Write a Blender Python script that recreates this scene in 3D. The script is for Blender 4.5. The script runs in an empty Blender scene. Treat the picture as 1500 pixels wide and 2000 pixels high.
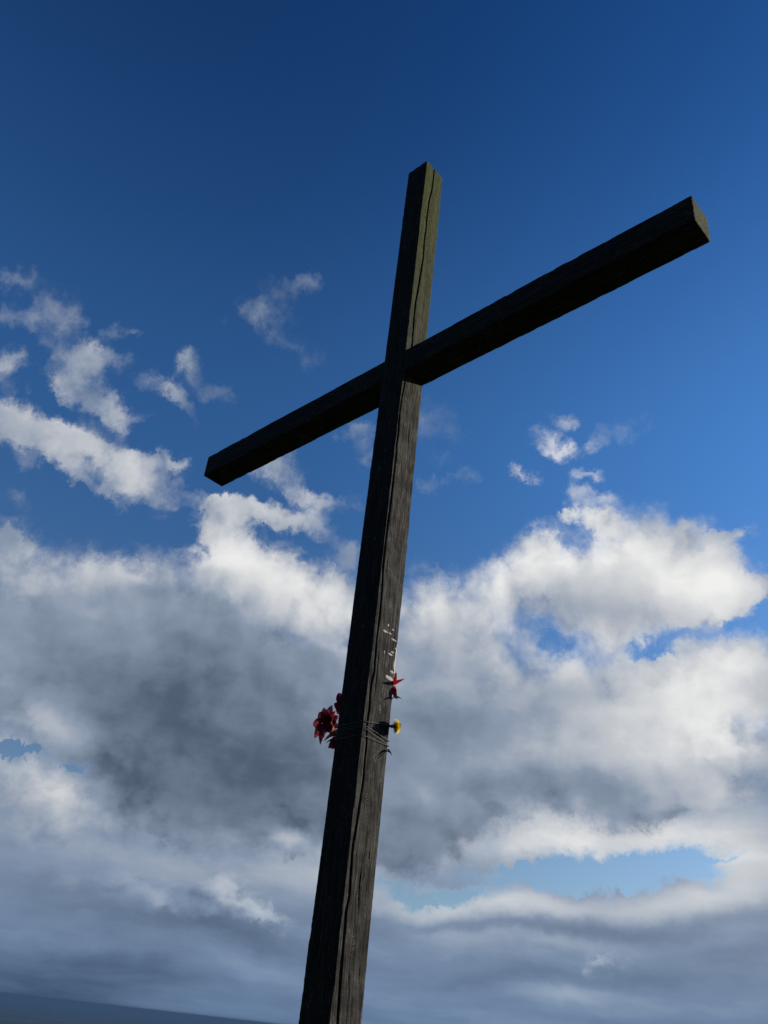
import bpy, bmesh, math, random
from mathutils import Vector, Matrix, Euler, noise as mnoise
random.seed(7)
SC = bpy.context.scene
COL = SC.collection

# ------------------------------------------------------------------ camera
F_PX = 1659.84                     # focal length in pixels of the 1500 x 2000 photograph
CAM_Z = 1.5
CAM = Vector((3.16197, -3.10618, CAM_Z))
PITCH, ROLL, YAW = math.radians(31.5275), math.radians(6.5932), math.radians(-45.7542)
FWD = Vector((math.sin(YAW)*math.cos(PITCH), math.cos(YAW)*math.cos(PITCH), math.sin(PITCH)))
_r0 = Vector((math.cos(YAW), -math.sin(YAW), 0)); _u0 = _r0.cross(FWD)
RGT = math.cos(ROLL)*_r0 + math.sin(ROLL)*_u0
UPV = -math.sin(ROLL)*_r0 + math.cos(ROLL)*_u0
cam = bpy.data.cameras.new('camera'); camo = bpy.data.objects.new('camera', cam); COL.objects.link(camo)
cam.sensor_fit = 'VERTICAL'; cam.sensor_height = 36.0; cam.sensor_width = 27.0
cam.lens = 36.0*F_PX/2000.0
cam.clip_start = 0.05; cam.clip_end = 90000
camo.matrix_world = Matrix(((RGT.x, UPV.x, -FWD.x, CAM.x), (RGT.y, UPV.y, -FWD.y, CAM.y), (RGT.z, UPV.z, -FWD.z, CAM.z), (0, 0, 0, 1)))
SC.camera = camo

def ray(px, py):                   # direction in the world of a point of the photograph
    return (FWD*F_PX + RGT*(px-750) + UPV*(1000-py)).normalized()

def on_plane_y(px, py, y):
    d = ray(px, py); t = (y-CAM.y)/d.y
    return CAM + d*t

def on_plane_x(px, py, x):
    d = ray(px, py); t = (x-CAM.x)/d.x
    return CAM + d*t

# ------------------------------------------------------------------ light and exposure
SC.view_settings.view_transform = 'Standard'; SC.view_settings.look = 'None'
SC.view_settings.exposure = 0.0; SC.view_settings.gamma = 1.0
SUN_EL, SUN_AZ = math.radians(21), math.radians(30)        # azimuth from +Y towards +X
SUN_DIR = Vector((math.sin(SUN_AZ)*math.cos(SUN_EL), math.cos(SUN_AZ)*math.cos(SUN_EL), math.sin(SUN_EL)))
sun = bpy.data.lights.new('sun', 'SUN'); suno = bpy.data.objects.new('sun', sun); COL.objects.link(suno)
sun.energy = 5.0; sun.angle = math.radians(0.5); sun.color = (1.0, 0.93, 0.82)
suno.rotation_euler = (-SUN_DIR).to_track_quat('-Z', 'Y').to_euler(); suno.location = (0, 0, 40)

SC.cycles.use_denoising = False
SC.cycles.max_bounces = 6
SC.cycles.sample_clamp_indirect = 1.0
SC.cycles.diffuse_bounces = 3
SC.cycles.volume_bounces = 1

def srgb(r, g, b):
    f = lambda c: c/12.92 if c <= 0.04045 else ((c+0.055)/1.055)**2.4
    return (f(r/255), f(g/255), f(b/255), 1.0)

class NT:                          # short hand for building node trees
    def __init__(s, tree): s.t = tree; s.n = tree.nodes; s.l = tree.links
    def new(s, kind, **kw):
        n = s.n.new(kind)
        for k, v in kw.items(): setattr(n, k, v)
        return n
    def put(s, sock, v):
        if isinstance(v, bpy.types.NodeSocket): s.l.new(v, sock)
        elif v is not None: sock.default_value = v
    def math(s, op, a, b=None, c=None, clamp=False):
        n = s.new('ShaderNodeMath', operation=op, use_clamp=clamp)
        s.put(n.inputs[0], a); s.put(n.inputs[1], b)
        if c is not None: s.put(n.inputs[2], c)
        return n.outputs[0]
    def vec(s, op, a, b=None, scale=None):
        n = s.new('ShaderNodeVectorMath', operation=op)
        s.put(n.inputs[0], a)
        if b is not None: s.put(n.inputs[1], b)
        if scale is not None: s.put(n.inputs['Scale'], scale)
        return n.outputs['Value'] if op in ('LENGTH', 'DOT_PRODUCT') else n.outputs[0]
    def rng(s, v, a, b, c=0.0, d=1.0, kind='SMOOTHSTEP'):
        n = s.new('ShaderNodeMapRange', interpolation_type=kind)
        s.put(n.inputs['Value'], v); s.put(n.inputs['From Min'], a); s.put(n.inputs['From Max'], b)
        s.put(n.inputs['To Min'], c); s.put(n.inputs['To Max'], d)
        return n.outputs['Result']
    def noise(s, v, scale, detail=6, rough=0.55, lac=2.0, color=False, dist=0.0):
        n = s.new('ShaderNodeTexNoise')
        s.put(n.inputs['Vector'], v); s.put(n.inputs['Scale'], scale); s.put(n.inputs['Detail'], detail)
        s.put(n.inputs['Roughness'], rough); s.put(n.inputs['Lacunarity'], lac); s.put(n.inputs['Distortion'], dist)
        return n.outputs['Color'] if color else n.outputs[0]
    def mix(s, f, a, b, blend='MIX'):
        n = s.new('ShaderNodeMix', data_type='RGBA', blend_type=blend)
        s.put(n.inputs[0], f); s.put(n.inputs[6], a); s.put(n.inputs[7], b)
        return n.outputs[2]
    def ramp(s, v, stops, interp='LINEAR'):
        n = s.new('ShaderNodeValToRGB'); s.put(n.inputs[0], v)
        cr = n.color_ramp; cr.interpolation = interp
        cr.elements[0].position, cr.elements[0].color = stops[0]
        cr.elements[1].position, cr.elements[1].color = stops[-1]
        for p, c in stops[1:-1]:
            e = cr.elements.new(p); e.color = c
        return n.outputs[0]
    def scalev(s, v, k): # component scale
        return s.vec('MULTIPLY', v, k)

# ------------------------------------------------------------------ sky with clouds
world = bpy.data.worlds.new('World'); SC.world = world; world.use_nodes = True
world.cycles.sampling_method = 'MANUAL'; world.cycles.sample_map_resolution = 512
W = NT(world.node_tree); W.n.clear()
sky = W.new('ShaderNodeTexSky', sky_type='NISHITA', sun_disc=False, sun_elevation=SUN_EL, sun_rotation=SUN_AZ,
            altitude=300, air_density=1.0, dust_density=0.6, ozone_density=2.0)
DIR = W.new('ShaderNodeTexCoord').outputs['Generated']
DIR = W.vec('NORMALIZE', DIR)

def blob_sum(vec, blobs, start=0.0):
    acc, first = start, True
    for (px, py, rx, ry, ang, w) in blobs:
        c = ray(px, py); a = math.radians(ang)
        ax = ray(px+rx*math.cos(a), py-rx*math.sin(a)) - c
        bx = ray(px-ry*math.sin(a), py-ry*math.cos(a)) - c
        ax -= c*ax.dot(c); bx -= c*bx.dot(c)
        la, lb = ax.length, bx.length
        e1 = ax.normalized(); e3 = c; e2 = e3.cross(e1)
        R = Matrix((e1, e2, e3)).transposed()
        m = W.new('ShaderNodeMapping', vector_type='TEXTURE')
        v = vec
        if not first:         # a chain, so that the shader holds one mass at a time
            ch = W.new('ShaderNodeVectorMath', operation='SCALE'); ch.inputs[0].default_value = (1e-6, 1e-6, 1e-6)
            W.put(ch.inputs['Scale'], acc); v = W.vec('ADD', vec, ch.outputs[0])
        W.put(m.inputs['Vector'], v)
        m.inputs['Location'].default_value = c; m.inputs['Rotation'].default_value = R.to_euler(); m.inputs['Scale'].default_value = (la, lb, 1.0)
        g = W.rng(W.vec('LENGTH', m.outputs[0]), 0.0, 1.0, w, 0.0)
        acc, first = W.math('ADD', acc, g), False
    return acc

# cloud outlines wander: the direction is disturbed before the masses are laid out
w1 = W.vec('SUBTRACT', W.noise(DIR, 7.0, 3, 0.5, color=True), (0.5, 0.5, 0.5))
w2 = W.vec('SUBTRACT', W.noise(DIR, 26.0, 5, 0.62, color=True), (0.5, 0.5, 0.5))
DW = W.vec('ADD', DIR, W.vec('SCALE', w1, scale=0.035))
DW = W.vec('ADD', DW, W.vec('SCALE', w2, scale=0.055))
w3 = W.vec('SUBTRACT', W.noise(W.vec('ADD', DIR, W.vec('SCALE', w2, scale=0.06)), 85.0, 4, 0.6, color=True), (0.5, 0.5, 0.5))
DW = W.vec('ADD', DW, W.vec('SCALE', w3, scale=0.020))
DL = W.vec('ADD', DIR, W.vec('SCALE', w1, scale=0.04))
DL = W.vec('ADD', DL, W.vec('SCALE', w2, scale=0.02))

#        px    py   rx   ry  ang  weight     (r is where the mass has faded out)
BANK = [
 # torn puffs, upper left
 (30, 540, 96.32, 40.656, -15, 0.59), (65, 618, 120.4, 57.288, -10, 0.67), (130, 590, 72.24, 69.3, 0, 0.43), (18, 715, 69.3504, 59.136, 0, 0.84),
 (130, 715, 73.2032, 92.4, 0, 0.86), (195, 700, 96.32, 51.744, -20, 0.71), (200, 792, 183.008, 49.896, -28, 0.97), (300, 752, 86.688, 36.96, -15, 0.71), (348, 795, 77.056, 33.264, -50, 0.67),
 (357, 718, 50.0864, 35.112, 0, 0.84), (412, 765, 65.4976, 44.352, -30, 0.71), (228, 652, 57.792, 20.328, -3, 0.54), (10, 808, 101.136, 77.616, 0, 1.03), (105, 850, 211.904, 64.68, -14, 0.99),
 (190, 866, 173.376, 42.504, -8, 0.71), (95, 895, 115.584, 38.808, -20, 0.59), (258, 938, 178.192, 73.92, -5, 1.08), (352, 893, 50.0864, 24.024, -20, 0.67), (40, 975, 120.4, 38.808, -40, 0.48),
 (320, 1010, 67.424, 24.024, -5, 0.43), (170, 1005, 240, 52, -6, -0.59), (660, 985, 101.136, 38.808, 10, 0.43), (620, 990, 80.9088, 48.048, 0, 0.37), (300, 845, 120, 40, 30, -0.65), (130, 955, 150, 34, -25, -0.65),
 (540, 912, 120.4, 60.984, -20, 0.89), (590, 965, 71.2768, 29.568, -10, 0.65), (480, 1000, 144.48, 49.896, -10, 0.97), (575, 1020, 168.56, 40.656, -18, 0.93), (420, 948, 60, 40, 0, -0.65),
 (205, 868, 44, 40, 40, -.55), (190, 925, 60, 40, -30, -.5), (60, 880, 50, 26, -30, -.35), (300, 895, 90, 40, -5, .45),
 # wisps
 (530, 600, 147, 59.4, 18, 0.47), (555, 652, 157.5, 57.2, -33, 0.48), (580, 556, 105, 33, -5, 0.44), (862, 830, 94.5, 126.5, 20, 0.51),
 (1106, 810, 55.44, 31.79, 0, 0.74), (1064, 856, 68.376, 46.75, -35, 0.56), (1098, 880, 60.984, 33.66, -20, 0.44), (1016, 926, 51.744, 22.44, -30, 0.72), (1160, 926, 64.68, 24.31, -6, 0.70), (1125, 962, 36.96, 46.75, 30, 0.64),
 (1178, 968, 65.1, 26.4, -8, 0.61), (1212, 826, 99.75, 66, 30, 0.47), (1160, 866, 42, 39.6, 0, 0.51), (902, 930, 63, 19.8, 20, 0.51), (838, 952, 37.8, 37.4, 0, 0.55), (718, 885, 52.5, 52.8, 30, 0.71), (700, 832, 73.5, 37.4, 0, 0.59),
 (1106, 1014, 25.2, 22, 0, 0.69),
 # the long bank, left of the post
 (15, 1058, 80, 88, 0, .95), (180, 1200, 340, 215, 0, 1.3), (330, 1370, 720, 330, -5, 2.0), (600, 1440, 420, 300, -10, 1.4), (440, 1052, 84, 120, 10, 1.0),
 (490, 1115, 180, 92, -15, 1.1), (625, 1165, 200, 104, -8, 1.1), (682, 1086, 72, 36, -20, .65), (480, 1560, 300, 160, -20, .8),
 # and right of it
 (880, 1205, 235, 172, 0, 1.2), (1045, 1062, 84, 72, 0, .88), (1030, 1125, 130, 92, 0, 1.0), (1245, 1120, 250, 200, -8, 1.5), (1335, 1110, 190, 150, -25, 1.0), (1400, 1175, 150, 130, -30, 1.3), (1165, 1012, 80, 40, -10, 1.0),
 (1120, 1180, 200, 120, 0, 1.0), (1418, 1048, 50, 32, 20, .7), (1452, 1034, 34, 30, 0, .6), (1330, 1032, 20, 40, 0, .4), (1490, 1140, 40, 40, 0, .6),
 (1430, 1335, 340, 136, 8, 1.4), (1150, 1420, 580, 250, 0, 1.8), (850, 1480, 300, 320, 0, 1.4), (825, 1620, 170, 120, 30, 1.0), (1240, 1525, 500, 108, 3, 1.0),
 # clear gaps
 (1086, 1238, 66, 46, -20, -.62), (1080, 1190, 36, 36, 0, -.35), (1400, 1220, 210, 50, 14, -.85), (1262, 1262, 70, 30, 10, -.6), (1335, 1118, 60, 28, 15, -.8), (1280, 1140, 70, 20, 20, -.25), (372, 1050, 44, 70, 12, -.45),
 (40, 1474, 100, 24, -6, -2.1), (140, 1504, 44, 20, -20, -.9),
 # small lit heads in front of the lower deck
 (280, 1742, 300, 66, -12, .9), (430, 1742, 78, 76, 0, .8), (505, 1774, 66, 54, -20, .8), (552, 1800, 70, 32, -10, .7), (574, 1648, 52, 34, 0, .75), (1165, 1872, 130, 44, 6, .62), (330, 1610, 260, 90, -14, .6), (80, 1600, 180, 80, 0, .6),
]
BANK_LIGHT = [
 (190, 1090, 330, 90, 0, .28), (440, 1080, 130, 130, 0, .24), (540, 1130, 240, 110, -22, .40), (670, 1190, 190, 110, -20, .28), (880, 1170, 260, 150, 0, .38), (1050, 1100, 170, 110, 0, .36), (1250, 1080, 330, 170, -10, .40), (1400, 1180, 160, 150, 0, .34),
 (1130, 1260, 280, 90, 0, .34), (1420, 1310, 320, 120, 12, .33), (1450, 1420, 230, 90, 4, .26), (380, 1410, 620, 220, -8, -.14), (440, 1510, 480, 240, -20, -.13), (1000, 1390, 260, 100, -4, -.04), (1270, 1410, 460, 200, 0, .29), (1300, 1150, 330, 200, 0, .03), (1180, 1480, 400, 100, 0, .08), (820, 1640, 200, 140, 20, -.05), (850, 1330, 260, 100, 0, .12),
 (1120, 1525, 360, 60, 4, -.12), (1400, 1540, 260, 90, 0, .14), (85, 1425, 160, 76, -10, .32), (80, 1536, 150, 70, -20, .32), (160, 780, 320, 190, 0, .16), (240, 910, 320, 150, 0, .16), (560, 970, 240, 110, 0, .34), (1100, 900, 300, 200, 0, .45), (40, 600, 240, 150, 0, .10),
 (455, 1755, 110, 60, -30, .28), (540, 1792, 90, 40, -15, .26), (574, 1646, 60, 40, 0, .24), (1165, 1872, 130, 46, 6, .36), (250, 1790, 330, 40, -12, -.10), (180, 1710, 200, 50, -12, .08), (1240, 1170, 170, 40, 0, .06), (1220, 1230, 150, 60, 0, .1),
]
DECK = [
 (45, 1474, 170, 60, -6, -3.2), (140, 1504, 80, 44, -20, -1.6),
 (1215, 1694, 330, 64, 3, -2.6), (850, 1742, 190, 34, -5, -2.2), (1040, 1720, 240, 42, -3, -1.0), (1400, 1672, 120, 40, 4, -.7), (1010, 1690, 130, 13, -3, 1.1), (1080, 1676, 100, 20, 0, .5), (1430, 1682, 90, 12, 4, .9), (1470, 1706, 100, 14, 0, .8), (1440, 1660, 110, 16, 0, .7),
]
DECK_LIGHT = [
 (1100, 1640, 440, 90, 3, .42), (1400, 1630, 240, 100, 0, .26), (980, 1770, 520, 44, -2, .30), (1400, 1748, 300, 54, 5, .30), (1460, 1690, 170, 60, 0, .24), (1150, 1860, 760, 46, -2, .05), (1100, 1812, 600, 26, -3, -.06), (1150, 1905, 600, 30, 2, -.05), (1150, 1960, 700, 60, 0, .06), (1050, 1835, 300, 24, -6, .12), (1400, 1835, 200, 30, 3, .08), (640, 1700, 260, 70, -4, .22), (300, 1690, 420, 60, -10, .10), (420, 1815, 420, 38, -12, -.13),
 (330, 1862, 460, 44, -10, .08), (100, 1930, 420, 130, 0, -.16), (250, 1850, 400, 120, -8, -.06), (900, 1840, 240, 36, -10, .10), (1085, 1940, 130, 30, 0, .13), (1350, 1850, 300, 50, 2, -.06), (720, 1660, 160, 40, 0, .1),
]
zen = W.new('ShaderNodeSeparateXYZ'); W.put(zen.inputs[0], DIR)
EL = zen.outputs['Z']
def deg(a): return math.sin(math.radians(a))
# fine relief, flattened towards the horizon
FC = W.new('ShaderNodeCombineXYZ')
W.put(FC.inputs[0], zen.outputs['X']); W.put(FC.inputs[1], zen.outputs['Y'])
W.put(FC.inputs[2], W.math('MULTIPLY', W.math('SQRT', W.math('ADD', W.math('MAXIMUM', EL, -0.015), 0.03)), 1.25))
FV = FC.outputs[0]
n1 = W.noise(FV, 13.0, 9, 0.62)
nz = W.math('SUBTRACT', n1, 0.5)
nf = W.math('SUBTRACT', W.noise(FV, 52.0, 6, 0.65, dist=0.6), 0.5)
nz = W.math('MULTIPLY_ADD', nf, 0.32, nz)
# rounded billows for the heaped cloud
def billow(v, scale, detail):
    n = W.new('ShaderNodeTexVoronoi', voronoi_dimensions='3D', feature='F1', normalize=True)
    W.put(n.inputs['Vector'], v); n.inputs['Scale'].default_value = scale; n.inputs['Detail'].default_value = detail
    n.inputs['Roughness'].default_value = 0.55; n.inputs['Lacunarity'].default_value = 2.1
    return W.math('SUBTRACT', 0.42, n.outputs['Distance'])
BV = W.vec('ADD', FV, W.vec('SCALE', w1, scale=0.05)); BV = W.vec('ADD', BV, W.vec('SCALE', w2, scale=0.035))
bl = billow(BV, 11.0, 3.0)
BS = tuple((SUN_DIR - FWD*SUN_DIR.dot(FWD)).normalized()*0.016 + UPV*0.012)
bls = billow(W.vec('ADD', BV, BS), 11.0, 2.0)
brel = W.math('SUBTRACT', bl, bls)
# the side of each billow that faces the sun is the lighter one
SUNW = W.vec('ADD', FV, tuple((SUN_DIR - FWD*SUN_DIR.dot(FWD)).normalized()*0.02))
relief = W.math('SUBTRACT', W.noise(FV, 10.0, 4, 0.5), W.noise(SUNW, 10.0, 4, 0.5))
SV = W.vec('MULTIPLY', FV, (1.0, 1.0, 2.4))
strk = W.math('SUBTRACT', W.noise(W.vec('ADD', SV, W.vec('SCALE', w1, scale=0.12)), 7.0, 6, 0.55), 0.5)        # long drawn out streaks
SHADES = [(0.0, srgb(58, 72, 90)), (0.22, srgb(82, 97, 117)), (0.5, srgb(138, 152, 172)), (0.8, srgb(203, 206, 210)), (1.0, srgb(240, 240, 238))]
air = W.rng(EL, -0.01, 0.20, 0.62, 0.0)         # low clouds are seen through blue air
def layer(below, thick, light, amp, c0, c1, gain, heap):
    rough = W.math('MULTIPLY', nz, W.rng(thick, -0.12, 0.22, 0.35, 1.0))
    heaped = W.rng(thick, 0.25, 0.95, 0.15*heap, heap)
    T = W.math('MULTIPLY_ADD', rough, amp, thick)
    T = W.math('MULTIPLY_ADD', W.math('MULTIPLY', bl, heaped), 2.0, T)
    cover = W.math('MULTIPLY', W.rng(T, c0, c1, 0.0, 1.0), W.rng(T, 0.4, 1.55, 0.62, 1.0))     # thin cloud is a veil
    deep = W.rng(T, 0.5, 2.0, gain, 0.24*gain)
    B = W.math('ADD', light, W.rng(T, 0.4, 1.2, 0.08, 0.0))
    B = W.math('MULTIPLY_ADD', W.math('MULTIPLY', relief, deep), 0.7, B)
    B = W.math('MULTIPLY_ADD', W.math('MULTIPLY', nz, deep), 0.30, B)
    B = W.math('MULTIPLY_ADD', W.math('MULTIPLY', brel, W.math('MULTIPLY', heaped, deep)), 1.7, B)
    B = W.math('MULTIPLY_ADD', strk, 0.34, B)
    c = W.ramp(B, SHADES)
    c = W.mix(air, c, W.mix(1.0, c, srgb(150, 196, 234), 'MULTIPLY'))
    return W.mix(cover, below, c)
skyc = W.mix(1.0, sky.outputs[0], (0.1, 0.1, 0.1, 1), 'MULTIPLY')
tint = W.mix(W.rng(EL, deg(8), deg(38)), (0.88, 0.99, 1.12, 1), (0.44, 0.94, 1.44, 1))
tint = W.mix(W.rng(EL, deg(35), deg(68)), tint, (0.13, 0.46, 0.92, 1))
skyc = W.mix(1.0, skyc, tint, 'MULTIPLY')
sunside = W.rng(W.vec('DOT_PRODUCT', DIR, tuple(SUN_DIR)), 0.22, 0.80, 0.82, 1.12)      # the blue is deepest square to the sun
skyc = W.mix(1.0, skyc, sunside, 'MULTIPLY')
dim_behind = W.rng(W.vec('DOT_PRODUCT', DIR, tuple(Vector((FWD.x, FWD.y, 0)).normalized())), -0.1, 0.45, -0.24, 0.0)  # unseen deck behind the camera made darker, to cut fill on the cross
TD = blob_sum(DW, DECK, W.math('ADD', W.rng(EL, deg(4), deg(9), 0.9, 0.0), W.rng(EL, deg(17), deg(21), 1.3, -0.5)))
TD = W.math('MULTIPLY_ADD', strk, 1.0, TD)
final = layer(skyc, TD, blob_sum(DL, DECK_LIGHT, W.math('ADD', dim_behind, 0.47)), 1.15, -0.05, 1.20, 0.4, 0.1)
final = layer(final, blob_sum(DW, BANK, -0.10), blob_sum(DL, BANK_LIGHT, 0.455), 1.5, 0.06, 1.10, 0.9, 1.0)
bg = W.new('ShaderNodeBackground'); W.put(bg.inputs[0], final); bg.inputs[1].default_value = 1.0
out = W.new('ShaderNodeOutputWorld'); W.l.new(bg.outputs[0], out.inputs[0])
#BUILD
# ------------------------------------------------------------------ helpers
def tag(o, label=None, cat=None, group=None, kind=None):
    if label: o['label'] = label
    if cat: o['category'] = cat
    if group: o['group'] = group
    if kind: o['kind'] = kind
    return o

def mesh_obj(name, verts, faces, mat, parent=None, smooth=True, loc=None):
    me = bpy.data.meshes.new(name); me.from_pydata([tuple(v) for v in verts], [], faces); me.update()
    if smooth: me.polygons.foreach_set('use_smooth', [True]*len(me.polygons))
    me.materials.append(mat)
    o = bpy.data.objects.new(name, me); COL.objects.link(o)
    if loc is not None: o.location = loc
    if parent: o.parent = parent
    return o

def empty(name, loc):
    o = bpy.data.objects.new(name, None); COL.objects.link(o); o.location = loc; o.empty_display_size = 0.05
    return o

def material(name):
    m = bpy.data.materials.new(name); m.use_nodes = True
    nt = NT(m.node_tree); nt.n.clear()
    p = nt.new('ShaderNodeBsdfPrincipled'); o = nt.new('ShaderNodeOutputMaterial'); nt.l.new(p.outputs[0], o.inputs[0])
    return m, nt, p

# ------------------------------------------------------------------ materials
def dot_patch(nt, P, c, r):            # a soft ellipse round a point of the timber
    v = nt.vec('SUBTRACT', P, tuple(c)); v = nt.vec('DIVIDE', v, r)
    return nt.rng(nt.vec('LENGTH', v), 0.25, 1.0, 1.0, 0.0)

def wood_material(name, axis, moss_from, moss_to, marks_and_glint=()):
    m, nt, p = material(name)
    P = nt.new('ShaderNodeTexCoord').outputs['Object']
    def stretch(k, s):                 # noise space, long along the grain
        v = [k, k, k]; v[axis] = s; return nt.scalev(P, tuple(v))
    fibre = nt.noise(stretch(72, 4.5), 1.0, 7, 0.66, dist=0.7)
    broad = nt.noise(stretch(14, 1.1), 1.0, 4, 0.55)
    speck = nt.noise(stretch(170, 26), 1.0, 3, 0.6)
    blot = nt.noise(P, 9.0, 5, 0.6)
    saw = nt.noise(stretch(9, 210), 1.0, 3, 0.6)          # saw marks across the grain
    col = nt.ramp(fibre, [(0.30, (0.002, 0.0018, 0.0015, 1)), (0.5, (0.0095, 0.0082, 0.0065, 1)), (0.70, (0.050, 0.042, 0.032, 1))])
    col = nt.mix(nt.rng(broad, 0.35, 0.7, 0.0, 0.55), col, nt.mix(1.0, col, (0.55, 0.5, 0.46, 1), 'MULTIPLY'))
    col = nt.mix(nt.rng(saw, 0.5, 0.72, 0.0, 0.35), col, (0.042, 0.034, 0.025, 1))
    # paler patches on the sun-facing side, sunlight painted into the colour
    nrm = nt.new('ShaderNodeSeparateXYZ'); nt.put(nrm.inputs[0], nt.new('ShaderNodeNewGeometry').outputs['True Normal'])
    sun_lift = nt.math('MULTIPLY', nt.rng(nrm.outputs['X'], 0.3, 0.8), nt.rng(nt.math('ADD', nt.math('MULTIPLY', fibre, 0.6), nt.math('MULTIPLY', blot, 0.5)), 0.44, 0.66))
    col = nt.mix(nt.math('MULTIPLY', sun_lift, 0.58), col, nt.mix(speck, (0.036, 0.031, 0.025, 1), (0.150, 0.138, 0.118, 1)))
    # lichen and pale splintered flecks
    fl = nt.math('MULTIPLY', nt.rng(speck, 0.59, 0.70), nt.rng(blot, 0.42, 0.62))
    col = nt.mix(nt.math('MULTIPLY', fl, 0.8), col, (0.17, 0.165, 0.14, 1))
    sx = nt.new('ShaderNodeSeparateXYZ'); nt.put(sx.inputs[0], P)
    along = sx.outputs[axis]
    mz = nt.rng(along, moss_from, moss_to)
    mn = nt.noise(P, 26.0, 6, 0.65)
    sidey = nt.new('ShaderNodeSeparateXYZ'); nt.put(sidey.inputs[0], nt.new('ShaderNodeNewGeometry').outputs['True Normal'])
    mz = nt.math('MULTIPLY', mz, nt.rng(nt.math('MAXIMUM', sidey.outputs['X'], sidey.outputs['Z']), 0.1, 0.6, 0.12, 1.0))
    ms = nt.math('MULTIPLY', mz, nt.rng(nt.math('ADD', mn, nt.math('MULTIPLY', mz, 0.12)), 0.36, 0.66))
    moss = nt.mix(nt.noise(P, 60, 3), (0.036, 0.044, 0.006, 1), (0.098, 0.100, 0.022, 1))
    col = nt.mix(nt.math('MULTIPLY', ms, 0.88), col, moss)
    for (c, r, thr, k) in marks_and_glint:      # white marks on the timber, and a painted sun highlight on one arris
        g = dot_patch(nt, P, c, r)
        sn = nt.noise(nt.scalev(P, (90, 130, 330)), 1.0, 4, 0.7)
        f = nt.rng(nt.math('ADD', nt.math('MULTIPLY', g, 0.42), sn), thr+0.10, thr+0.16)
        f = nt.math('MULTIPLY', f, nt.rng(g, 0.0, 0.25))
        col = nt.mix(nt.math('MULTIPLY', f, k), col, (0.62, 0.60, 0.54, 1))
    nt.put(p.inputs['Base Color'], col)
    p.inputs['Roughness'].default_value = 0.82
    p.inputs['Specular IOR Level'].default_value = 0.12
    h = nt.math('ADD', nt.math('MULTIPLY', fibre, 1.0), nt.math('MULTIPLY', saw, 0.35))
    h = nt.math('ADD', h, nt.math('MULTIPLY', speck, 0.35))
    b = nt.new('ShaderNodeBump'); b.inputs['Strength'].default_value = 0.9; b.inputs['Distance'].default_value = 0.0045
    nt.put(b.inputs['Height'], h); nt.l.new(b.outputs[0], p.inputs['Normal'])
    return m

def petal_material(name, c_in, c_out, rough=0.45, trans=0.25, vein=0.4):
    m, nt, p = material(name)
    P = nt.new('ShaderNodeTexCoord').outputs['Object']
    n = nt.noise(P, 55, 4); v = nt.noise(nt.scalev(P, (60, 60, 60)), 4.0, 3)
    col = nt.mix(nt.rng(n, 0.35, 0.65), c_in, c_out)
    col = nt.mix(nt.math('MULTIPLY', v, vein), col, nt.mix(1.0, col, (0.5, 0.42, 0.45, 1), 'MULTIPLY'))
    nt.put(p.inputs['Base Color'], col); p.inputs['Roughness'].default_value = rough
    t = nt.new('ShaderNodeBsdfTranslucent'); nt.put(t.inputs[0], col)
    mx = nt.new('ShaderNodeMixShader'); mx.inputs[0].default_value = trans
    nt.l.new(p.outputs[0], mx.inputs[1]); nt.l.new(t.outputs[0], mx.inputs[2])
    o = [q for q in nt.n if q.type == 'OUTPUT_MATERIAL'][0]; nt.l.new(mx.outputs[0], o.inputs[0])
    return m

M_PINK = petal_material('pink lily petal', (0.30, 0.016, 0.036, 1), (0.60, 0.115, 0.15, 1))
M_RED = petal_material('red petal', (0.42, 0.008, 0.018, 1), (0.60, 0.02, 0.035, 1))
M_DRED = petal_material('dark red petal', (0.13, 0.007, 0.014, 1), (0.28, 0.022, 0.034, 1))
M_YEL = petal_material('yellow petal', (0.74, 0.52, 0.0, 1), (0.86, 0.68, 0.002, 1), 0.7, 0.08)
M_LEAF = petal_material('leaf', (0.030, 0.055, 0.012, 1), (0.060, 0.095, 0.022, 1))
M_STEM = petal_material('stem', (0.030, 0.050, 0.014, 1), (0.055, 0.075, 0.022, 1), 0.6, 0.0)
M_DRY = petal_material('dry stalk', (0.26, 0.18, 0.08, 1), (0.40, 0.30, 0.15, 1), 0.7, 0.0)
M_ORANGE = petal_material('orange anther', (0.22, 0.045, 0.008, 1), (0.34, 0.08, 0.012, 1), 0.7, 0.0)
M_TWINE = petal_material('twine', (0.014, 0.017, 0.016, 1), (0.06, 0.064, 0.058, 1), 0.55, 0.0)

# ------------------------------------------------------------------ the cross
H = CAM_Z + 6.1329
ZB, ZT = CAM_Z + 3.8606, CAM_Z + 4.0579
WX, DY = 0.2000, 0.2067

def crack_path(pix):                   # cracks of the side that faces right, as (z, y) of the plane x = 0
    q = [on_plane_x(a, b, 0.0) for a, b in pix]
    q = sorted((v.z, v.y) for v in q)
    return q
def interp(path, z):
    if z <= path[0][0]: return path[0][1]
    for (z0, y0), (z1, y1) in zip(path, path[1:]):
        if z <= z1: return y0 + (y1-y0)*(z-z0)/max(1e-6, z1-z0)
    return path[-1][1]
MAIN = crack_path([(848, 334), (844, 368), (838, 393), (834.5, 420), (832, 449), (829, 470), (827, 501), (823, 525), (817.6, 559), (812, 589), (808, 624), (805, 669),
    (790, 752), (786, 774), (782, 799), (779.6, 820), (778, 846), (775, 867), (774, 888), (762, 990), (748, 1100), (746.8, 1137), (743.5, 1182), (739, 1220), (735, 1255), (732, 1296), (731, 1312),
    (725.6, 1333), (723, 1360), (722.4, 1382), (719, 1401), (717, 1424), (716, 1456), (712.8, 1488), (711, 1517), (701, 1585), (689.5, 1653), (685, 1708), (682.5, 1748), (676, 1781), (673.7, 1811),
    (670, 1856), (666, 1900), (663, 1939), (659.7, 1998)])
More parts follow.
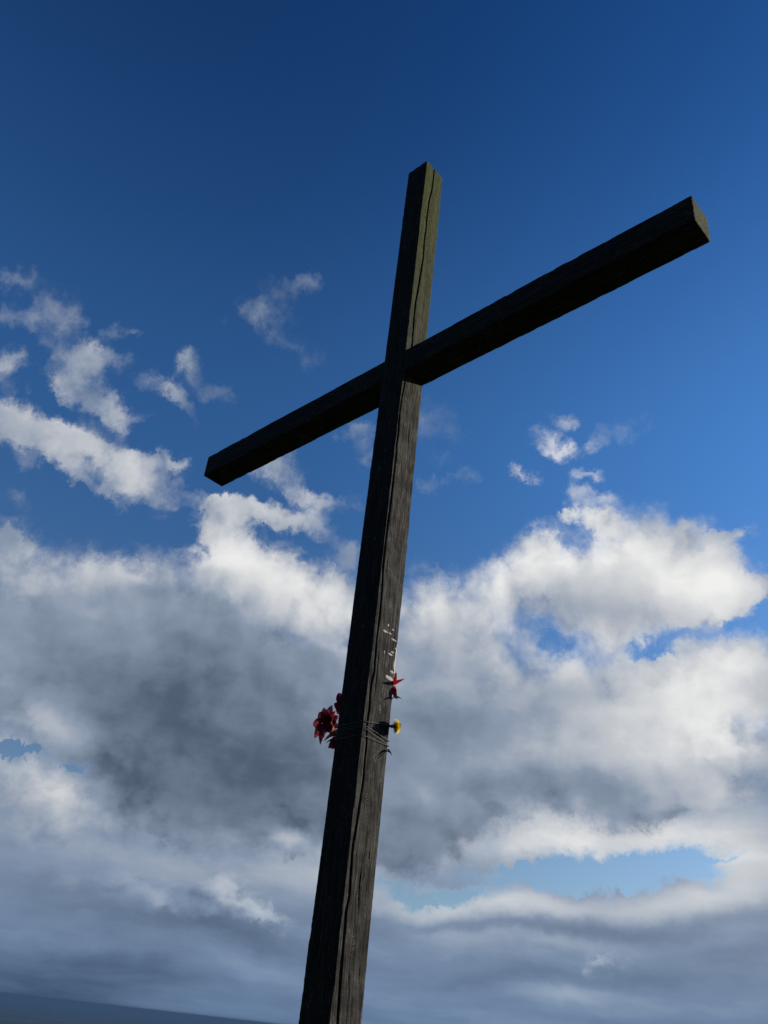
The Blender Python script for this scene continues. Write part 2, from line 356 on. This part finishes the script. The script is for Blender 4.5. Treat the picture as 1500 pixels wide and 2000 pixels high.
SIDE = [crack_path([(757, 1080), (755.5, 1105), (755, 1142)]), crack_path([(741, 1240), (740, 1270), (737.5, 1300), (735, 1330), (730, 1372)]),
        crack_path([(706, 1690), (701, 1740), (699, 1780)]), crack_path([(722, 1655), (720, 1690)]), crack_path([(703, 1880), (700, 1925)]), crack_path([(683, 1890), (680, 1940)]), crack_path([(800, 820), (797, 880)])]

def sect(nx, ny, wx, wy):              # the outline of a squared timber: points, outward normals, side index
    pts = []
    for k in range(nx): pts.append((-wx + wx*k/nx, 0.0, 0, -1, 0))
    for k in range(ny): pts.append((0.0, wy*k/ny, 1, 0, 1))
    for k in range(nx): pts.append((-wx*k/nx, wy, 0, 1, 2))
    for k in range(ny): pts.append((-wx, wy - wy*k/ny, -1, 0, 3))
    out = []
    for (x, y, a, b, s) in pts:
        ex = min(x + wx, -x); ey = min(y, wy - y)
        if ex < 1e-9 and ey < 1e-9:
            a = 1 if x > -wx/2 else -1; b = 1 if y > wy/2 else -1
        out.append((x, y, a, b, s, ex, ey))
    return out

def timber(length, step, nx, ny, wx, wy, rough, seed, cut=None, post=False):
    ring = sect(nx, ny, wx, wy); n = len(ring); V = []; F = []
    m = int(round(length/step)); 
    for i in range(m+1):
        z = length*i/m
        for (x, y, a, b, s, ex, ey) in ring:
            p = Vector((x*18+seed, y*18, z*1.3)); lo = mnoise.noise(p)
            q = Vector((x*120, y*120+seed, z*9)); hi = mnoise.noise(q)
            sw = mnoise.noise(Vector((x*6, y*6+seed, z*70)))
            d = (lo*0.9 + hi*0.5 + sw*0.45 + 1.1*mnoise.noise(Vector((a*3+seed, b*3, z*0.9))))*rough
            corner = ex < 1e-9 and ey < 1e-9
            near = max(ex, ey) if (ex < 1e-9 or ey < 1e-9) else 1
            if corner:                  # arrises are worn and chipped here and there
                chip = max(0.0, mnoise.noise(Vector((x*40+seed, y*40, z*2.6)))-0.15)*0.020 + max(0.0, mnoise.noise(Vector((x*40+seed*2, y*40, z*13)))-0.15)*0.011
                d -= 0.0022 + chip
            dx, dy = a*d, b*d
            if post and s == 1 and not corner:
                yc = interp(MAIN, z); yc = min(max(yc, 0.016), wy-0.02)
                w = 0.0036 + 0.0016*mnoise.noise(Vector((z*2, 3, 0))); g = 0.030*math.exp(-((y-yc)/w)**2)
                if ZB-0.002 < z < ZT+0.002: g = 0
                for pth in SIDE:
                    if pth[0][0] <= z <= pth[-1][0]:
                        u = (z-pth[0][0])/(pth[-1][0]-pth[0][0]); g = max(g, 0.007*min(1, 3*u, 3*(1-u))*math.exp(-((y-interp(pth, z))/0.0026)**2))
                if y < yc-0.004: dx -= 0.0035*(1 - y/max(yc, 1e-3))*0.0 + 0.0015
                dx -= g
            zz = z
            if cut and i == m:
                zz += cut(x + dx, y + dy)
            elif cut and i == m-1:
                zz += 0.8*cut(x + dx, y + dy)
            V.append((x+dx, y+dy, zz))
    for i in range(m):
        for k in range(n):
            k2 = (k+1) % n
            F.append((i*n+k, i*n+k2, (i+1)*n+k2, (i+1)*n+k))
    cx, cy = -wx/2, wy/2
    for end, base in ((0, 0), (1, m*n)):                      # end grain, ring by ring to the heart
        prev = [base+k for k in range(n)]
        for sc in (0.93, 0.8, 0.6, 0.35):
            cur = []
            for k in range(n):
                x, y, z = V[base+k]
                nx_, ny_ = cx+(x-cx)*sc, cy+(y-cy)*sc
                dz = (mnoise.noise(Vector((nx_*60, ny_*60, seed+end*9)))*0.003 + (0.003 if sc < 0.95 else 0))*(1 if end else -1)
                cur.append(len(V)); V.append((nx_, ny_, z+dz))
            for k in range(n):
                k2 = (k+1) % n; f = (prev[k], prev[k2], cur[k2], cur[k])
                F.append(f if end else f[::-1])
            prev = cur
        F.append(tuple(prev) if end else tuple(prev[::-1]))
    return V, F

def px(a, b, dz=0.0):
    v = on_plane_x(a, b, 0.0); return (v.x, v.y, v.z+dz)
MARKS_AND_GLINT = [(px(774, 1290), (0.03, 0.012, 0.16), 0.52, 1.0)]  # white streak on the far arris, its sunlit edge painted into the colour
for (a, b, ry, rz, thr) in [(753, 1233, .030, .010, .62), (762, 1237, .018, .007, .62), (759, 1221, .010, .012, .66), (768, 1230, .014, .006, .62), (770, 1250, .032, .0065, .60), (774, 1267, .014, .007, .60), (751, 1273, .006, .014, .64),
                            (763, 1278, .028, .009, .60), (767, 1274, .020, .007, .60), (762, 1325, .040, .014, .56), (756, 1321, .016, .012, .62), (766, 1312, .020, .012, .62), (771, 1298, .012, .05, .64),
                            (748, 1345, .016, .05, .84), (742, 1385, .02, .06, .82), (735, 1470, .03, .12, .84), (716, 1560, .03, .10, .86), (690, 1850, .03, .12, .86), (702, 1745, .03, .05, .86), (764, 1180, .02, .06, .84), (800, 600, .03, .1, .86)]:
    MARKS_AND_GLINT.append((px(a, b), (0.03, ry*1.25, rz*1.25), thr+0.05, 0.78))
M_POST = wood_material('weathered post timber', 2, CAM_Z+2.6, H-0.15, MARKS_AND_GLINT)
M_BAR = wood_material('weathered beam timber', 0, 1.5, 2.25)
M_CROWN = M_POST

cross = tag(empty('wooden_cross', (-WX/2, DY/2, 0)), 'tall weathered dark timber cross standing alone against the cloudy sky', 'cross')
cross_off = Vector((WX/2, -DY/2, 0))
def top_cut(x, y):
    far = max(0.0, (y-0.10)/0.1067)*max(0.0, (x+0.12)/0.12)
    return -0.026*far**1.5 - 0.003*mnoise.noise(Vector((x*30, y*30, 2)))
V, F = timber(H, 0.0155, 30, 58, WX, DY, 0.0028, 3.0, top_cut, True)
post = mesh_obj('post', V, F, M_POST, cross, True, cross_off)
BL, BR = -2.2483, 2.0665
V, F = timber(BR-BL, 0.02, 26, 26, ZT-ZB, 0.1985, 0.0026, 11.0)
# timber runs along z: turn it so that its length lies along x, its width along z
V = [(BL+z, 0.0050+y, ZB-x) if False else (BL+z, 0.0050+y, ZT+x) for (x, y, z) in V]
F = [f[::-1] for f in F]
beam = mesh_obj('crossbeam', V, F, M_BAR, cross, True, cross_off)

# ------------------------------------------------------------------ flowers and twine
def at(pxx, pyy, y): return on_plane_y(pxx, pyy, y)

def petal(name, base, tip, width, mat, parent, up=None, bow=0.12, cup=0.25, n=12, m=6, origin=None):
    # a pointed petal from base to tip, bowed along its length and cupped across it
    bow *= random.uniform(0.7, 2.0); curl = random.uniform(0.06, 0.24)
    base, tip = Vector(base), Vector(tip); ax = tip-base; L = ax.length; ax.normalize()
    up = Vector(up) if up is not None else (CAM-base)
    up = (up - ax*up.dot(ax)).normalized(); sd = ax.cross(up)
    V = []; F = []; ph = random.uniform(0, 6)
    for i in range(n+1):
        t = i/n
        w = width*(math.sin(math.pi*min(1, t**0.8*0.93+0.07))**0.8)*(1-0.15*t) if t < 1 else 0.0004
        w = max(w, 0.0006)
        c = base + ax*L*t + up*(bow*L*math.sin(t*math.pi*0.9) - curl*L*t**3)
        for j in range(m+1):
            u = j/m*2-1
            V.append(c + sd*w*0.5*u + up*(cup*w*(u*u-0.4) + 0.03*w*math.sin(7*t+3*u+ph)))
    for i in range(n):
        for j in range(m):
            a = i*(m+1)+j; F.append((a, a+1, a+m+2, a+m+1))
    off = parent.location if parent else Vector((0, 0, 0))
    return mesh_obj(name, [v-off for v in V], F, mat, parent)

def tube_geo(pts, r, k=7, V=None, F=None, taper=None, closed=False):
    V = [] if V is None else V; F = [] if F is None else F
    n = len(pts); base = len(V)
    for i, p in enumerate(pts):
        a = pts[(i-1) % n] if (closed or i > 0) else p; b = pts[(i+1) % n] if (closed or i < n-1) else p
        t = (Vector(b)-Vector(a)).normalized()
        s = t.cross(Vector((0.31, 0.17, 0.93)) if abs(t.z) < 0.9 else Vector((1, 0, 0))).normalized(); q = t.cross(s)
        rr = r if taper is None else r*(1+(taper-1)*i/(n-1))
        for j in range(k):
            an = 2*math.pi*j/k; V.append(Vector(p)+s*rr*math.cos(an)+q*rr*math.sin(an))
    for i in range(n if closed else n-1):
        for j in range(k):
            a = base+i*k+j; b = base+i*k+(j+1) % k; c = base+((i+1) % n)*k+(j+1) % k; d = base+((i+1) % n)*k+j
            F.append((a, b, c, d))
    if not closed:
        F.append(tuple(base+j for j in reversed(range(k)))); F.append(tuple(base+(n-1)*k+j for j in range(k)))
    return V, F

def tube(name, pts, r, mat, parent, taper=None):
    V, F = tube_geo(bez(pts), r, 7, taper=taper)
    off = parent.location if parent else Vector((0, 0, 0))
    return mesh_obj(name, [v-off for v in V], F, mat, parent)

def bez(pts, seg=8):                   # smooth line through the given points
    pts = [Vector(p) for p in pts]
    if len(pts) < 3: return pts
    out = []
    P = [pts[0]*2-pts[1]] + pts + [pts[-1]*2-pts[-2]]
    for i in range(1, len(P)-2):
        for s in range(seg):
            t = s/seg; a, b, c, d = P[i-1], P[i], P[i+1], P[i+2]
            out.append(0.5*((2*b)+(c-a)*t+(2*a-5*b+4*c-d)*t*t+(3*b-a-3*c+d)*t**3))
    out.append(pts[-1]); return out

TIE = at(700, 1435, DY).z               # height of the twine
BACK = Vector((-WX/2, DY+0.012, TIE))   # where the stems are tied, behind the post

# big open lily at the left
yl = 0.16
cen = at(647, 1411, yl)
lily = tag(empty('lily', cen), 'large open dark pink lily with pointed petals at left edge of post', 'flower', None)
for (tx, ty, dy, w, mat) in [(631, 1381, 0.00, 20, M_PINK), (646, 1376, -0.01, 24, M_PINK), (619, 1393, -0.03, 26, M_PINK), (610, 1415, -0.03, 24, M_PINK), (612, 1440, -0.05, 25, M_PINK), (623, 1451, -0.06, 20, M_PINK),
                         (640, 1386, -0.06, 24, M_PINK), (627, 1398, -0.07, 25, M_DRED), (620, 1427, -0.06, 27, M_DRED), (632, 1440, -0.08, 24, M_DRED), (653, 1390, -0.07, 24, M_DRED), (652, 1432, -0.06, 24, M_DRED), (660, 1398, 0.0, 24, M_DRED), (662, 1420, 0.0, 24, M_DRED)]:
    tip = at(tx, ty, yl+dy)
    petal('petal', cen + (tip-cen)*0.10, tip, w/335.0, mat, lily, up=(CAM-cen).normalized()+Vector((-0.55, -0.2, 0)), bow=0.10, cup=0.42)
V, F = [], []
for k in range(6):
    an = k*1.05; e = cen + (CAM-cen).normalized()*0.045 + Vector((-0.03, -0.02, 0)) + Vector((0.018*math.cos(an), 0.018*math.cos(an), 0.02*math.sin(an)))
    tube_geo([cen, cen.lerp(e, 0.5)+Vector((0, 0, 0.004)), e], 0.0012, 5, V, F)
mesh_obj('stamens', [v-cen for v in V], F, M_DRED, lily)
tube('stem', [cen, cen+Vector((0.05, 0.07, -0.02)), Vector((-WX*0.8, DY+0.015, TIE+0.01)), BACK, BACK+Vector((0.03, 0.004, -0.16))], 0.004, M_STEM, lily)
for (a, b, w) in [((656, 1428), (628, 1434), 9), ((660, 1404), (640, 1400), 8), ((664, 1436), (632, 1446), 15), ((662, 1444), (636, 1449), 9), ((664, 1430), (640, 1436), 14)]:
    petal('leaf', at(a[0], a[1], 0.19), at(b[0], b[1], 0.12), w/335.0, M_LEAF, lily, up=(0.3, -0.6, 0.7), bow=0.08)
petal('faded_petal', at(655, 1424, 0.13), at(648, 1436, 0.08), 14/335.0, M_ORANGE, lily, bow=0.2)

# a darker bloom above it, mostly behind the post
c2 = at(671, 1379, DY+0.03)
dk = tag(empty('lily', c2), 'dark red bloom above the pink lily, half hidden behind the post', 'flower')
for (tx, ty, dy, w) in [(661, 1353, -.03, 20), (664, 1356, .0, 20), (655, 1376, -.03, 30), (656, 1385, .0, 26), (676, 1360, .02, 22), (688, 1378, .02, 24), (680, 1396, .02, 24)]:
    tip = at(tx, ty, DY+0.03+dy); petal('petal', c2+(tip-c2)*0.1, tip, w/335.0, M_DRED, dk, bow=0.15, cup=0.45)
tube('stem', [c2, c2+Vector((0.02, 0.012, -0.06)), BACK+Vector((0.02, 0, 0.02)), BACK+Vector((0.01, 0.006, -0.13))], 0.0035, M_STEM, dk)

# and one below
c3 = at(668, 1440, DY+0.02)
bd = tag(empty('lily', c3), 'drooping dark red bloom under the pink lily at left edge', 'flower')
for (tx, ty, dy, w) in [(641, 1461, -.05, 24), (648, 1463, -.03, 20), (672, 1464, .02, 20), (690, 1452, .03, 20)]:
    tip = at(tx, ty, DY+0.02+dy); petal('petal', c3+(tip-c3)*0.08, tip, w/335.0, M_DRED, bd, bow=0.15, cup=0.4)
tube('stem', [c3, c3+Vector((0.02, 0.01, 0.01)), BACK+Vector((0.0, 0.006, 0.0)), BACK+Vector((0.05, 0.006, -0.10))], 0.0035, M_STEM, bd)

# scarlet blooms peeping out on the right
yr = DY+0.012
c4 = at(765, 1336, yr)
r1 = tag(empty('lily', c4), 'scarlet bloom with one petal up and one sideways at right edge of post', 'flower')
for (tx, ty, dy, w) in [(774, 1313, .0, 12), (787, 1327, -.01, 8), (752, 1322, .04, 20), (744, 1338, .04, 20), (752, 1352, .04, 20)]:
    tip = at(tx, ty, yr+dy); petal('petal', c4+(tip-c4)*0.05, tip, w/330.0, M_RED, r1, bow=0.10, cup=0.35)
tube('stem', [c4, c4+Vector((-0.03, 0.02, -0.06)), BACK+Vector((0.06, 0.004, 0.06)), BACK+Vector((0.02, 0.01, 0.0)), BACK+Vector((0.0, 0.012, -0.15))], 0.0035, M_STEM, r1)
c5 = at(762, 1356, yr)
r2 = tag(empty('lily', c5), 'scarlet bud with a dark green leaf below the scarlet bloom', 'flower')
for (a, b, w) in [((765, 1340), (775, 1365), 13), ((768, 1345), (773, 1364), 12), ((758, 1345), (763, 1366), 14)]:
    petal('petal', at(a[0], a[1], yr), at(b[0], b[1], yr), w/330.0, M_RED, r2, bow=0.12, cup=0.4)
petal('leaf', at(764, 1368, yr), at(782, 1361.5, yr-0.01), 9/330.0, M_LEAF, r2, up=(0.4, -0.7, 0.5), bow=0.1)
tube('stem', [c5, c5+Vector((-0.03, 0.02, -0.03)), BACK+Vector((0.05, 0.004, 0.03)), BACK+Vector((-0.01, 0.012, 0.0)), BACK+Vector((-0.02, 0.012, -0.14))], 0.003, M_STEM, r2)

# yellow flower
yy = DY+0.004
c6 = at(770, 1418.5, yy); face = (RGT*0.93 - FWD*0.22 + UPV*0.05).normalized()
yf = tag(empty('daisy', c6), 'small yellow flower seen edge on beside the twine', 'flower')
s1 = face.cross(Vector((0, 0, 1))).normalized(); s2 = face.cross(s1)
R6 = 14.0/340
V, F = [], []
for k in range(230):                    # a dense dome of short florets
    u = (k+0.5)/230; an = k*2.39996; th = math.acos(1-u*1.12)
    d = (s1*math.cos(an)+s2*math.sin(an)); b0 = face*R6*0.10
    rr = R6*random.uniform(.88, 1.08); tip = d*rr*math.sin(th) + face*rr*0.85*(math.cos(th)*0.95 + 0.12)
    nn = (tip-b0).normalized(); sd = nn.cross(d.cross(face)).cross(nn).normalized()*0.0026; mid = b0.lerp(tip, 0.72)
    i0 = len(V); V += [b0-sd*0.4, b0+sd*0.4, mid+sd, mid-sd, tip+sd*0.8, tip-sd*0.8]; F += [(i0, i0+1, i0+2, i0+3), (i0+3, i0+2, i0+4, i0+5)]
mesh_obj('petals', V, F, M_YEL, yf)
V, F = [], []
tube_geo([-face*0.030, -face*0.02, -face*0.008, face*0.001], 0.005, 9, V, F, taper=2.6)
mesh_obj('calyx', V, F, M_STEM, yf)
tube('stem', [c6-face*0.028, c6-face*0.06+Vector((0, 0.03, -0.005)), BACK+Vector((0.05, 0.012, 0.0)), BACK+Vector((-0.03, 0.016, -0.08))], 0.0032, M_STEM, yf)

# dry stalk
s0 = at(750, 1455, DY+0.004)
ds = tag(empty('dry_stalk', s0), 'short dry brown stalk sticking out below the yellow flower', 'stalk')
tube('stem', [BACK+Vector((0.03, 0.008, 0.01)), s0, at(760, 1466, DY+0.004), at(765, 1475, DY-0.004)], 0.0026, M_DRY, ds, taper=0.8)
petal('husk', at(757, 1465, DY), at(764, 1471, DY-.01), 6/330.0, M_DRY, ds)

# twine: five turns round the post
V, F = [], []
g = 0.0045
for (a, b) in [((711, 1409), (764, 1417)), ((712, 1416), (761.5, 1448)), ((711, 1420), (759, 1456)), ((708, 1435), (758.5, 1457))]:
    p0 = on_plane_x(a[0], a[1], g); z0 = p0.z; z1 = on_plane_x(b[0], b[1], g).z
    zb_ = (z0+z1)/2
    loop = [Vector((g, -g*0.5, z0)), Vector((g*1.3, 0.03, z0*.86+z1*.14)), Vector((g*1.2, DY*0.5, z0*.5+z1*.5)), Vector((g*1.3, DY-0.02, z0*.1+z1*.9)), Vector((g, DY+g*0.6, z1)), Vector((-WX*.5, DY+g*1.3, z1*.6+zb_*.4)),
            Vector((-WX-g*.6, DY+g*.5, zb_)), Vector((-WX-g*1.2, DY*.5, zb_*.6+z0*.4)), Vector((-WX-g*.5, -g*.6, z0)), Vector((-WX*.5, -g*1.2, z0))]
    tube_geo(loop, 0.0019, 6, V, F, closed=True)
o = mesh_obj('twine', V, F, M_TWINE); tag(o, 'thin grey twine wound round the post tying on the flowers', 'twine')

# ------------------------------------------------------------------ ground
def ground_z(x, y):
    r = math.hypot(x, y)
    t = min(1.0, max(0.0, (r-30)/1500.0)); t = t*t*(3-2*t)
    z = -250.0*t - 5.0*min(1.0, max(0.0, (r-12)/120.0))**1.5
    z += 0.05*mnoise.noise(Vector((x*.25, y*.25, 0))) + min(1, r/300)*2.5*mnoise.noise(Vector((x*.012, y*.012, 4)))
    far = min(1.0, max(0.0, (r-3000)/9000.0))
    z += far*(24*mnoise.noise(Vector((x*.00018, y*.00018, 9))) + 16*mnoise.noise(Vector((x*.0006, y*.0006, 5))))
    return z - 0.02
rads = [0.0] + [0.6*1.105**k for k in range(0, 118)]
rads = [r for r in rads if r < 42000] + [42000]
NA = 240; V = [(0, 0, ground_z(0, 0))]; F = []
for r in rads[1:]:
    for k in range(NA):
        a = 2*math.pi*k/NA; x, y = r*math.cos(a), r*math.sin(a); V.append((x, y, ground_z(x, y)))
for k in range(NA): F.append((0, 1+k, 1+(k+1) % NA))
for i in range(len(rads)-2):
    for k in range(NA):
        k2 = (k+1) % NA; a = 1+i*NA; b = 1+(i+1)*NA; F.append((a+k, b+k, b+k2, a+k2))
mg, nt, p = material('grass and fields')
P = nt.new('ShaderNodeTexCoord').outputs['Object']
vor = nt.new('ShaderNodeTexVoronoi'); nt.put(vor.inputs['Vector'], P); vor.inputs['Scale'].default_value = 0.0032
fields = nt.ramp(vor.outputs['Color'], [(0.0, (0.020, 0.034, 0.012, 1)), (0.4, (0.045, 0.062, 0.022, 1)), (0.7, (0.075, 0.070, 0.030, 1)), (1.0, (0.030, 0.045, 0.018, 1))])
woods = nt.rng(nt.noise(P, 0.0011, 6, 0.6), 0.52, 0.60)
fields = nt.mix(woods, fields, (0.014, 0.022, 0.010, 1))
grass = nt.mix(nt.noise(P, 3.0, 8, 0.7), (0.026, 0.040, 0.012, 1), (0.075, 0.085, 0.028, 1))
ln = nt.vec('LENGTH', P)
nt.put(p.inputs['Base Color'], nt.mix(nt.rng(ln, 150, 700), grass, fields)); p.inputs['Roughness'].default_value = 0.95
p.inputs['Specular IOR Level'].default_value = 0.1
tag(mesh_obj('ground', V, F, mg), kind='structure')

# ------------------------------------------------------------------ blue air over the far plain
def haze_box(hx, z0, z1, dens, colour):
    v = [(sx*hx, sy*hx, z) for z in (z0, z1) for sx, sy in ((-1, -1), (1, -1), (1, 1), (-1, 1))]
    f = [(3, 2, 1, 0), (4, 5, 6, 7), (0, 1, 5, 4), (1, 2, 6, 5), (2, 3, 7, 6), (3, 0, 4, 7)]
    m = bpy.data.materials.new('air'); m.use_nodes = True; t = NT(m.node_tree); t.n.clear()
    pv = t.new('ShaderNodeVolumePrincipled'); o = t.new('ShaderNodeOutputMaterial'); t.l.new(pv.outputs[0], o.inputs['Volume'])
    pv.inputs['Density'].default_value = dens; pv.inputs['Color'].default_value = colour; pv.inputs['Anisotropy'].default_value = 0.0
    tag(mesh_obj('haze', v, f, m, None, False), kind='stuff')
haze_box(43000, -360, H+3, 9.0e-5, (0.082, 0.155, 0.28, 1))
